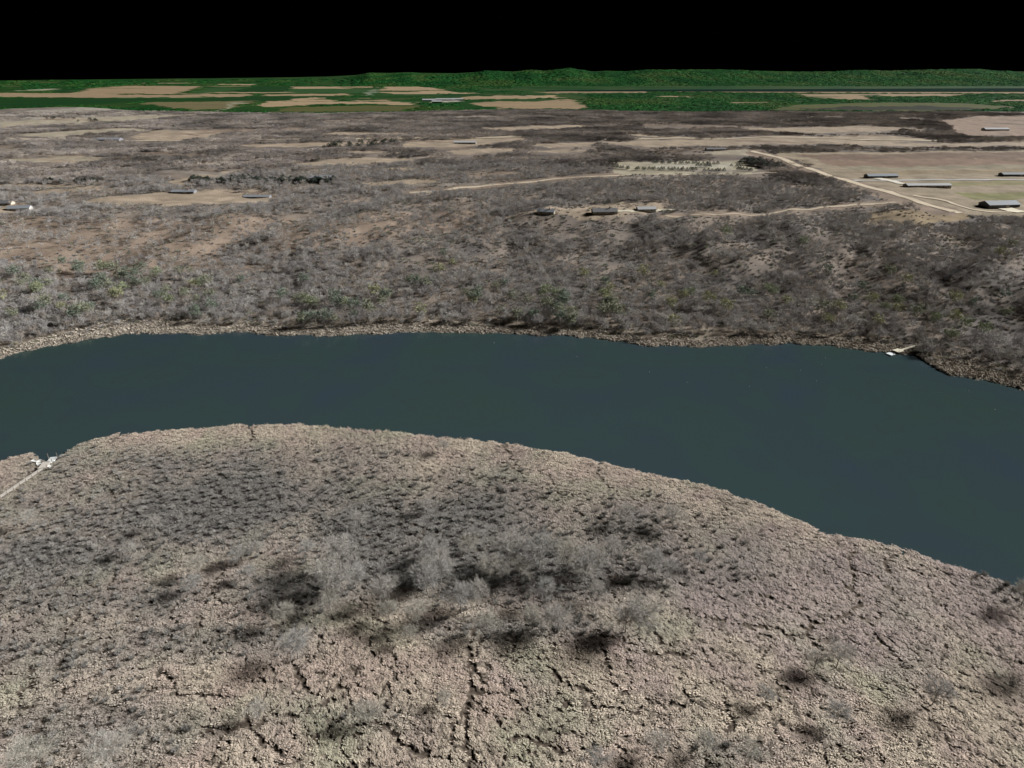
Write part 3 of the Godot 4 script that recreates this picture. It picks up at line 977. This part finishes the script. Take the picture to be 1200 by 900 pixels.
func build_far_bank() -> void:
	var r := RandomNumberGenerator.new()
	r.seed = 31
	var kinds := []
	var merged := []
	for i in 5:
		var t := bare_tree(r, 8.0, 5.0, 8, 8, 12, 0.075)
		kinds.append([t[0].mesh(), t[1].mesh()])
		var u := bare_tree(r, 8.0, 5.0, 7, 7, 10, 0.085)
		u[0].join(u[1])
		merged.append(u[0].mesh())
	var tones := [Color(0.35, 0.34, 0.33), Color(0.33, 0.295, 0.26), Color(0.28, 0.27, 0.27), Color(0.41, 0.395, 0.37)]
	var twig := []
	for i in 4:
		twig.append(plain(["silver_twigs", "brown_twigs", "mauve_twigs", "light_twigs"][i], tones[i]))
	var wood := plain("grey_bark", Color(0.33, 0.305, 0.275))
	var places := []
	for i in 100000:
		var x := r.randf_range(-1000.0, 1000.0)
		var df := 9.0 + r.randf() * 720.0
		var z := far_z(x) - df
		if absf(x) > -z * 0.84 + 30.0: continue
		if df < reed_width(x) * r.randf_range(0.8, 1.3): continue
		var dens := 0.42 + 1.1 * broad.get_noise_2d(x * 0.8, z * 0.8) + 0.5 * smoothstep(170.0, 60.0, df) + 0.35 * smoothstep(-60.0, -200.0, x) * smoothstep(260.0, 120.0, df)
		if df > 300.0: dens += 0.12
		if r.randf() > dens * openness(x, z): continue
		# a clearing is kept clear for a tree's length on its sunny near side
		if openness(x, z - 22.0) < 0.2: continue
		places.append(Vector3(x, Vector2(x, z).length(), z))
	var near_ones := places.filter(func(p): return absf(p.x) < -p.z * 0.74)
	near_ones.sort_custom(func(a, b): return a.y < b.y)
	var chosen := {}
	for i in mini(290, near_ones.size()):
		var p: Vector3 = near_ones[i]
		chosen[p] = true
		var q := Vector3(p.x, height(p.x, p.z), p.z)
		var s := r.randf_range(0.6, 1.1)
		var tone := r.randi() % 4
		grown(kinds[r.randi() % 5], "bare_tree", "%s leafless tree with %s twigs in the wood along the far shore" % ["tall" if s > 0.85 else "low", ["silver-grey", "brown", "mauve-grey", "pale grey"][tone]], "tree", "%s bare trees with %s twigs along the far shore" % ["tall" if s > 0.85 else "low", ["silver-grey", "brown", "mauve-grey", "pale grey"][tone]], q, r.randf() * TAU, Vector3(s, s * r.randf_range(0.85, 1.1), s), wood, twig[tone])
	var where := [[], [], [], [], []]
	var tint := [[], [], [], [], []]
	for p in places:
		if chosen.has(p): continue
		var k := r.randi() % 5
		var s := r.randf_range(0.4, 1.0)
		where[k].append(Transform3D(Basis(Vector3.UP, r.randf() * TAU).scaled(Vector3(s, s * r.randf_range(0.8, 1.05), s)), Vector3(p.x, height(p.x, p.z), p.z)))
		tint[k].append(tones[r.randi() % 4] * r.randf_range(0.8, 1.2))
	var holder := base("hillside_woodland", Vector3.ZERO)
	tag(holder, "leafless brown-grey wood covering the slope above the far shore", "woodland", "", "stuff")
	for k in 5:
		scatter("trees", merged[k], tinted("wood_twigs"), where[k], tint[k], holder)
	print("far bank trees ", places.size(), " at ", Time.get_ticks_msec())
	# trees just coming into leaf, along the foot of the slope
	var young := []
	for i in 3:
		var t := bare_tree(r, 9.0, 4.0, 6, 5, 5, 0.07)
		leaf_cloud(r, t[1], Vector3(0, 6.4, 0), Vector3(3.9, 3.0, 3.9), 30, 30, 0.5)
		young.append([t[0].mesh(), t[1].mesh()])
	var leaves := [plain("young_leaf", Color(0.24, 0.275, 0.17)), plain("olive_leaf", Color(0.24, 0.255, 0.18)), plain("yellow_leaf", Color(0.31, 0.315, 0.19)), plain("dull_leaf", Color(0.17, 0.21, 0.16))]
	var places2 := []
	for s in [[60, 336], [120, 318], [128, 314], [55, 361], [75, 363], [140, 351], [145, 343], [200, 356], [225, 319], [234, 336], [245, 333], [160, 335], [48, 345], [185, 325], [520, 300], [530, 311], [515, 321], [545, 346], [560, 345], [555, 356], [580, 338], [590, 335], [650, 351], [660, 359], [670, 371], [715, 341], [720, 366], [727, 371], [640, 346], [405, 361], [415, 363], [480, 331], [500, 336], [870, 348], [880, 348], [920, 356], [980, 366], [1010, 341], [1020, 356], [1035, 362], [1070, 373], [1095, 379], [970, 321], [850, 276], [940, 286], [1150, 391], [1110, 398], [830, 356], [800, 350], [762, 352], [905, 345], [1050, 366], [1128, 384], [600, 352], [455, 350], [1170, 300], [1182, 290]]:
		places2.append(s)
	for i in 55:
		places2.append([r.randf_range(0, 1200), 322.0 + 62.0 * r.randf()])
	for i in 60:
		var band: Array = [[10, 260, 308, 376], [20, 240, 312, 370], [330, 460, 348, 384], [540, 720, 352, 382]][i % 4]
		places2.append([r.randf_range(band[0], band[1]), r.randf_range(band[2], band[3]), 3 if r.randf() < 0.65 else 1])
	for s in places2:
		var p := spot(s[0], s[1] + 5.0)
		if far_z(p.x) - p.z < reed_width(p.x): continue
		var f := r.randf_range(0.95, 1.5)
		var hue: int = r.randi() % 4 if s.size() < 3 else s[2]
		var said: String = "%s tree in %s young leaf on the wooded far bank" % ["small" if f < 1.2 else "broad", ["bright green", "olive", "yellow-green", "dull green"][hue]]
		grown(young[r.randi() % 3], "budding_tree", said, "tree", said.replace("tree", "trees"), p, r.randf() * TAU, Vector3(f, f, f), wood, leaves[hue])

func build_plateau() -> void:
	var r := RandomNumberGenerator.new()
	r.seed = 41
	# clumps of low leafless wood, seen from a kilometre and more
	var clumps := []
	for i in 5:
		var s := Shape.new()
		for k in 6:
			var t := bare_tree(r, r.randf_range(4.5, 6.5), r.randf_range(3.2, 4.4), 5, 5, 6, 0.2)
			var o := Vector3(r.randf_range(-7, 7), 0, r.randf_range(-7, 7))
			t[0].join(t[1])
			for j in t[0].v.size():
				s.v.append(t[0].v[j] + o)
				s.n.append(t[0].n[j])
		clumps.append(s.mesh())
	var tones := [Color(0.31, 0.285, 0.26), Color(0.27, 0.235, 0.205), Color(0.25, 0.23, 0.225), Color(0.36, 0.33, 0.295)]
	var where := [[], [], [], [], []]
	var tint := [[], [], [], [], []]
	var count := 0
	for i in 90000:
		var d := sqrt(r.randf_range(900.0 * 900.0, 3050.0 * 3050.0))
		var a := r.randf_range(-0.72, 0.72)
		var x := sin(a) * d
		var z := -cos(a) * d
		if far_z(x) - z < 700.0: continue
		var b := bearing(x, z)
		if d > at_table(rim_line, (b + 600.0) * 0.25) - 25.0: continue
		var dens := 0.72 + streak.get_noise_2d(x, z * 1.6) * 0.75
		if r.randf() > dens * openness(x, z): continue
		if openness(x, z - 16.0) < 0.2 or openness(x, z - 38.0) < 0.2 or openness(x, z - 64.0) < 0.2: continue
		var k := r.randi() % 5
		var s := r.randf_range(0.8, 1.3)
		where[k].append(Transform3D(Basis(Vector3.UP, r.randf() * TAU).scaled(Vector3(s, s * r.randf_range(0.7, 1.0), s)), Vector3(x, height(x, z), z)))
		var c: Color = tones[r.randi() % 4]
		tint[k].append(c * (1.0 + broad.get_noise_2d(x * 0.25, z * 0.35) * 0.9) * r.randf_range(0.85, 1.15))
		count += 1
	var holder := base("upland_woodland", Vector3.ZERO)
	tag(holder, "leafless grey wood spreading over the level land behind the slope", "woodland", "", "stuff")
	for k in 5:
		scatter("trees", clumps[k], tinted("wood_twigs"), where[k], tint[k], holder)
	print("plateau clumps ", count, " at ", Time.get_ticks_msec())
	# dark evergreens
	var pines := []
	for i in 3:
		var t := pine_tree(r, 11.0, 3.2, 12, 11)
		pines.append([t[0].mesh(), t[1].mesh()])
	var wood := plain("pine_bark", Color(0.14, 0.11, 0.085))
	var needles := [plain("needles", Color(0.035, 0.055, 0.038)), plain("blue_needles", Color(0.045, 0.065, 0.055)), plain("grey_needles", Color(0.06, 0.075, 0.055))]
	var stands := [[[225, 213], [395, 213], 3.0, 70, "dark evergreen tree in the stand behind the grey-roofed houses"], [[380, 173], [475, 166], 4.0, 44, "dark evergreen tree in the stand below the long pale track"], [[868, 190], [920, 196], 4.5, 26, "grey-green evergreen tree beside the pale gravel yard"], [[40, 215], [120, 214], 1.0, 10, "dark evergreen tree in the narrow belt between brown woods"], [[50, 139], [130, 142], 2.0, 12, "dark evergreen tree beside the broad pale clearing"], [[200, 150], [240, 146], 1.5, 8, "dark evergreen tree by the tan field at the wood's edge"]]
	for st in stands:
		for i in st[3]:
			var u := r.randf()
			var px: float = lerpf(st[0][0], st[1][0], u)
			var py: float = lerpf(st[0][1], st[1][1], u) + r.randf_range(-1, 1) * st[2] * (1.0 - absf(u - 0.5))
			var p := spot(px, py)
			var s := r.randf_range(0.7, 1.1)
			var hue := r.randi() % 3
			var said: String = ["dark green", "dark blue-green", "grey-green"][hue] + st[4].substr(st[4].find(" evergreen"))
			grown(pines[r.randi() % 3], "evergreen_tree", said, "tree", said.replace("tree", "trees"), p, r.randf() * TAU, Vector3(s * 1.9, s * 0.7, s * 1.9), wood, needles[hue])
	# clipped evergreen bushes in rows on the gravel yard
	for row in [[718, 197, 737, 199, 7], [745, 199.6, 816, 200.2, 20], [766, 192.3, 786, 192.3, 6], [792, 192.6, 840, 193, 13], [818, 195.8, 832, 196.2, 5], [858, 195.4, 870, 195.6, 4], [864, 200, 881, 201, 6], [826, 201.5, 848, 201.5, 7]]:
		for i in row[4]:
			var u: float = (i + r.randf_range(-0.3, 0.3)) / maxf(row[4] - 1, 1)
			var p := spot(lerpf(row[0], row[2], u), lerpf(row[1], row[3], u))
			var s := r.randf_range(0.45, 0.6)
			grown(pines[r.randi() % 3], "evergreen_bush", "dark evergreen bush planted in a row on the pale gravel yard", "bush", "bush rows on the gravel yard", p, r.randf() * TAU, Vector3(s * 2.0, s, s * 2.0), wood, needles[r.randi() % 2])
	# tracks and drives
	var pale := Color(0.43, 0.37, 0.28)
	track("dirt_road", [[880, 177], [905, 183], [950, 198], [1000, 214], [1050, 228], [1090, 241], [1125, 250]], 11.0, pale, 0.35)
	track("dirt_road", [[480, 226], [560, 219], [640, 211], [720, 206], [800, 205], [890, 203], [945, 202]], 8.0, pale * 0.9, 0.35)
	track("dirt_road", [[780, 253], [850, 251], [920, 247], [980, 242], [1050, 237]], 6.0, pale * 0.8, 0.3)
	track("dirt_road", [[1070, 229], [1110, 236], [1140, 246], [1170, 249], [1240, 249]], 6.0, pale, 0.45)
	track("dirt_road", [[-40, 165], [150, 166], [300, 164], [450, 163], [600, 160.5], [800, 162], [1000, 164], [1260, 165]], 26.0, pale * 0.75, 0.8)
	track("dirt_road", [[250, 134], [160, 142], [90, 147], [-30, 153]], 22.0, pale * 0.85, 1.0)
	track("dirt_road", [[1000, 212], [1080, 211], [1260, 211]], 9.0, Color(0.33, 0.33, 0.32), 0.5)
	track("drive", [[1028, 209], [1048, 213], [1066, 217]], 14.0, Color(0.5, 0.47, 0.4), 0.55)
	track("drive", [[1172, 243], [1186, 247], [1198, 249]], 16.0, Color(0.52, 0.48, 0.38), 0.6)
	track("drive", [[690, 252], [730, 247], [790, 246]], 6.0, Color(0.45, 0.42, 0.33), 0.35)

func build_far_land() -> void:
	var r := RandomNumberGenerator.new()
	r.seed = 51
	var lumps := []
	for i in 4:
		var s := Shape.new()
		for k in 110:
			var t := any_way(r)
			t.y = absf(t.y)
			var p := t * Vector3(15.0, 8.0, 15.0) * r.randf_range(0.75, 1.05)
			var u := any_way(r) * r.randf_range(1.6, 3.4)
			var w := u.cross(t).normalized() * u.length() * 0.8
			s.tri(p - u - w * 0.4, p + u - w * 0.4, p + w)
			var soft := (t + any_way(r) * 0.5 + Vector3(0, 0.6, 0)).normalized()
			for q in 3: s.n[s.n.size() - 1 - q] = soft
		lumps.append(s.mesh())
	var where := [[], [], [], []]
	var tint := [[], [], [], []]
	var count := 0
	for i in 60000:
		var deep := r.randf_range(2500.0, 9650.0)
		var x := deep * r.randf_range(-0.84, 0.84)
		var z := -deep
		var d := Vector2(x, z).length()
		var b := bearing(x, z)
		var rim := at_table(rim_line, (b + 600.0) * 0.25)
		if d < rim + 15.0: continue
		if -z > 5350.0 and -z < 7000.0 and b > 600.0: continue
		if inside(1, x, z): continue
		if b < 680.0 and d > rim + 260.0 and d < 6500.0 and wide.get_noise_2d(x, z) < 0.22: continue
		if b < 430.0 and d > 6500.0 and wide.get_noise_2d(x * 1.5, z) < 0.25: continue
		var k := r.randi() % 4
		var s := r.randf_range(0.7, 1.5) * (1.0 + maxf(d - 5000.0, 0.0) / 4000.0)
		where[k].append(Transform3D(Basis(Vector3.UP, r.randf() * TAU).scaled(Vector3(s, s * r.randf_range(0.3, 0.6), s)), Vector3(x, height(x, z) - 1.5, z)))
		var c := Color(0.012, 0.076, 0.015).lerp(Color(0.016, 0.088, 0.018), r.randf())
		var kind := wide.get_noise_2d(x * 0.7 + 400.0, z * 0.35)
		c = c.lerp(Color(0.04, 0.088, 0.022), clampf(kind * 2.6, 0.0, 0.9)).lerp(Color(0.008, 0.052, 0.014), clampf(-kind * 2.0, 0.0, 0.7))
		tint[k].append(c)
		count += 1
	var holder := base("green_woodland", Vector3.ZERO)
	tag(holder, "dark green leafy forest far off on the plain and hills", "forest", "", "stuff")
	for k in 4:
		scatter("trees", lumps[k], tinted("far_leaves"), where[k], tint[k], holder)
	print("green lumps ", count, " at ", Time.get_ticks_msec())

# ------------------------------------------------------------------ piers, boats, floats
func build_piers() -> void:
	var deck := plain("weathered_deck", Color(0.42, 0.39, 0.35))
	var float_mat := plain("float_deck", Color(0.5, 0.52, 0.52))
	var post := plain("pile_wood", Color(0.2, 0.17, 0.14))
	pier("wooden_pier", "long narrow wooden pier crossing the near marsh to the creek", level(-60, 622, 1.6), level(49, 549, 1.6), level(62, 533.5, 1.6), 1.7, 3.4, deck, float_mat, post)
	pier("wooden_pier", "short pale pier below the trees of the far shore", level(1076, 404.5, 1.5), level(1056, 410, 1.5), level(1042, 413.5, 1.5), 1.8, 4.6, plain("sandy_deck", Color(0.46, 0.43, 0.34)), plain("grey_float", Color(0.55, 0.6, 0.62)), post)
	var white := plain("boat_white", Color(0.74, 0.75, 0.73), 0.35)
	var inner := plain("boat_inside", Color(0.5, 0.5, 0.48), 0.6)
	boat("white open boat tied at the left side of the near pier", level(46.5, 543.8, 0.2), 6.0, 2.1, -0.95, white, inner, false)
	boat("white boat with long outboard lying right of the near pier", level(57.5, 546.0, 0.4), 5.2, 1.9, -0.95, white, inner, true)
	boat("small white skiff pulled up in the reeds by the near pier", level(41.5, 541.5, 0.3), 3.6, 1.5, -0.4, white, inner, false)

func pier(called: String, label: String, land: Vector3, joint: Vector3, end: Vector3, walk: float, broad_: float, deck: Material, float_mat: Material, post: Material) -> void:
	var o := base(called, Vector3.ZERO)
	tag(o, label, "pier", "")
	var way := (joint - land).normalized()
	var turn := Basis(Vector3.UP, atan2(-way.z, way.x))
	var total := land.distance_to(joint)
	var n := int(total / 3.0)
	for i in n:
		var c := land.lerp(joint, (i + 0.5) / n)
		var s := Shape.new()
		s.box(c, Vector3(total / n - 0.04, 0.12, walk), turn)
		put(s.mesh(), "deck_section", deck, o)
		for side in [-1.0, 1.0]:
			var p: Vector3 = land.lerp(joint, float(i) / n) + turn * Vector3(0, 0, side * (walk * 0.5 + 0.09))
			var t := Shape.new()
			t.tube(Vector3(p.x, height(p.x, p.z) - 0.6, p.z), Vector3(p.x, land.y + 0.9, p.z), 0.1, 0.09, 6)
			put(t.mesh(), "post", post, o)
	var way2 := (end - joint)
	way2.y = 0
	var turn2 := Basis(Vector3.UP, atan2(-way2.z, way2.x))
	var f := Shape.new()
	var m := joint.lerp(end, 0.5)
	var len2 := way2.length()
	f.box(Vector3(m.x, joint.y + 0.06, m.z) + turn2 * Vector3(-len2 * 0.26, 0, 0), Vector3(len2 * 0.5, 0.2, broad_), turn2)
	put(f.mesh(), "platform", deck, o)
	var f2 := Shape.new()
	f2.box(Vector3(m.x, 0.3, m.z) + turn2 * Vector3(len2 * 0.27, 0, 0), Vector3(len2 * 0.5, 0.6, broad_ * 0.85), turn2)
	put(f2.mesh(), "float", float_mat, o)
	for side in [-1.0, 1.0]:
		for k in [-0.45, 0.0, 0.45]:
			var p := m + turn2 * Vector3(len2 * k, 0, side * (broad_ * 0.5 + 0.14))
			var t := Shape.new()
			t.tube(Vector3(p.x, minf(height(p.x, p.z), 0.0) - 0.8, p.z), Vector3(p.x, joint.y + 1.4, p.z), 0.13, 0.12, 6)
			put(t.mesh(), "pile", post, o)

func boat(label: String, where: Vector3, long_: float, beam: float, turn: float, white: Material, inner: Material, motor: bool) -> void:
	var o := base("boat", where, turn)
	tag(o, label, "boat")
	var hull := Shape.new()
	var ring_top := []
	var ring_low := []
	var n := 14
	for i in n + 1:
		var k := float(i) / n
		var x := lerpf(-0.5, 0.5, k) * long_
		var w := beam * 0.5 * (1.0 if k < 0.55 else sqrt(maxf(1.0 - pow((k - 0.55) / 0.45, 2.2), 0.0)))
		ring_top.append(Vector3(x, 0.62 + 0.22 * k * k, w))
		ring_low.append(Vector3(x * 0.94, -0.12 + 0.3 * pow(k, 4.0), w * 0.7))
	var flip := Vector3(1, 1, -1)
	for i in n:
		for f in [Vector3.ONE, flip]:
			hull.quad(ring_low[i] * f, ring_top[i] * f, ring_top[i + 1] * f, ring_low[i + 1] * f)
		hull.quad(ring_low[i], ring_low[i + 1], ring_low[i + 1] * flip, ring_low[i] * flip)
	hull.quad(ring_low[0], ring_top[0], ring_top[0] * flip, ring_low[0] * flip)
	put(hull.mesh(), "hull", white, o)
	var fl := Shape.new()
	for i in n - 3:
		var a: Vector3 = ring_top[i] * Vector3(1, 0.5, 0.86)
		var b: Vector3 = ring_top[i + 1] * Vector3(1, 0.5, 0.86)
		fl.quad(a, b, b * flip, a * flip)
	put(fl.mesh(), "floor", inner, o)
	var dk := Shape.new()
	for i in range(n - 4, n):
		dk.quad(ring_top[i] * Vector3(1, 0.98, 1), ring_top[i + 1] * Vector3(1, 0.98, 1), ring_top[i + 1] * Vector3(1, 0.98, -1), ring_top[i] * Vector3(1, 0.98, -1))
	put(dk.mesh(), "foredeck", white, o)
	for k in [-0.22, 0.08]:
		var s := Shape.new()
		s.box(Vector3(long_ * k, 0.5, 0), Vector3(0.4, 0.06, beam * 0.86))
		put(s.mesh(), "thwart", white, o)
	if motor:
		var mo := Shape.new()
		mo.box(Vector3(-long_ * 0.5 - 0.2, 0.85, 0), Vector3(0.42, 0.5, 0.36))
		mo.box(Vector3(-long_ * 0.5 - 0.22, 0.25, 0), Vector3(0.18, 0.9, 0.14))
		put(mo.mesh(), "outboard_motor", plain("motor_black", Color(0.03, 0.03, 0.035), 0.4), o)

func build_floats() -> void:
	var ball := Shape.new()
	var n := 8
	for i in 5:
		for j in n:
			var p := []
			for q in [[i, j], [i + 1, j], [i + 1, j + 1], [i, j + 1]]:
				var t: float = PI * q[0] / 5.0
				var u: float = TAU * q[1] / n
				p.append(Vector3(sin(t) * cos(u) * 0.2, cos(t) * 0.16 + 0.06, sin(t) * sin(u) * 0.2))
			ball.quad(p[0], p[1], p[2], p[3])
	var stick := Shape.new()
	stick.tube(Vector3(0, 0.2, 0), Vector3(0.1, 0.75, 0), 0.03, 0.025, 5)
	for s in [[579, 402], [676, 418], [761, 436], [898, 431], [938, 434], [962, 427], [967, 420], [878, 453], [957, 447], [1135, 458], [805, 448], [1017, 419], [1166, 480]]:
		var o := base("net_float", level(s[0], s[1], 0.0))
		tag(o, "tiny pale float on the open dark water", "float", "floats on the creek")
		put(ball.mesh(), "ball", plain("float_white", Color(0.6, 0.58, 0.54), 0.5), o)
		put(stick.mesh(), "stick", plain("float_stick", Color(0.3, 0.27, 0.22)), o)

func build_buildings() -> void:
	var grey_roof := plain("metal_roof", Color(0.2, 0.225, 0.25), 0.7)
	var pale_roof := plain("pale_roof", Color(0.33, 0.34, 0.35), 0.7)
	var slate := plain("blue_slate", Color(0.2, 0.215, 0.235), 0.8)
	var dark_roof := plain("dark_shingle", Color(0.13, 0.13, 0.135))
	var white := plain("white_siding", Color(0.45, 0.44, 0.42))
	var dark_wall := plain("dark_siding", Color(0.17, 0.175, 0.19))
	var tan_wall := plain("tan_siding", Color(0.4, 0.36, 0.3))
	gable_building("barn", "big barn with blue-grey metal roof beside the curved dirt drive", "barn", spot(1170, 242.5), 0.12, 38, 17, 4.6, 4.2, dark_wall, grey_roof)
	gable_building("long_shed", "long low white-roofed shed beside the grey farm lane", "shed", spot(1086, 219), 0.03, 58, 12, 3.2, 2.4, white, pale_roof)
	gable_building("farm_shed", "long grey-roofed shed in the farm field beside a white drive", "shed", spot(1032, 208), 0.05, 44, 13, 3.5, 3.0, dark_wall, grey_roof)
	gable_building("farm_shed", "dark-fronted low shed standing across the field lane", "shed", spot(1190, 206), 0.0, 44, 12, 3.2, 2.6, dark_wall, slate)
	gable_building("house", "dark-roofed house at the head of the pale clearing", "house", spot(708, 250), 0.1, 26, 11, 3.2, 3.6, tan_wall, dark_roof, "", true)
	gable_building("house", "small house among bare trees on the brow of the slope", "house", spot(640, 250), -0.2, 18, 9, 3.0, 3.0, tan_wall, slate, "", true)
	gable_building("house", "white cottage with pale roof beside the drive", "house", spot(757, 247), 0.1, 20, 9, 3.0, 2.6, white, pale_roof)
	gable_building("house", "blue-grey roofed house above the broad tan clearing", "house", spot(216, 226), 0.05, 28, 11, 2.6, 2.4, dark_wall, slate, "", true)
	gable_building("house", "long slate-roofed house at the right end of the tan clearing", "house", spot(302, 232), 0.0, 32, 10, 2.6, 2.2, dark_wall, slate)
	gable_building("house", "lone slate-roofed house beside the dark evergreens", "house", spot(376, 210), 0.1, 30, 12, 3.2, 3.4, white, slate)
	gable_building("house", "white house in the small clearing beside bare brown woods", "house", spot(24, 246), 0.2, 22, 10, 3.0, 3.0, white, slate)
	gable_building("house", "dark house beside the white one in the small clearing", "house", spot(6, 240), 0.1, 18, 9, 3.0, 3.0, tan_wall, dark_roof)
	gable_building("workshop", "dark long building on the small pale yard behind the gravel yard", "building", spot(838, 176.5), 0.05, 36, 12, 3.6, 2.6, dark_wall, dark_roof)
	gable_building("house", "bluish-roofed house alone in grey woods below the long track", "house", spot(126, 165), 0.0, 60, 18, 4, 4, dark_wall, slate)
	gable_building("farmhouse", "white farm building by the sandy rise at the wood's edge", "building", spot(1166, 153), 0.0, 60, 18, 4.5, 4, white, pale_roof)
	gable_building("workshop", "pale long roof beside dark conifers in the tan glade", "building", spot(545, 168.5), 0.0, 46, 16, 4, 3, white, pale_roof)
	for s in [[503, 118.5, 70, "white barn in the far farmyard among sandy fields"], [521, 117.8, 90, "longest white-roofed barn of the far farmyard"], [536, 117.6, 60, "white barn on the sandy track out of the far farmyard"], [512, 120.5, 50, "small pale shed on the near side of the far farmyard"]]:
		gable_building("farm_barn", s[3], "barn", spot(s[0], s[1]), 0.1, s[2], 26, 7, 7, white, pale_roof)
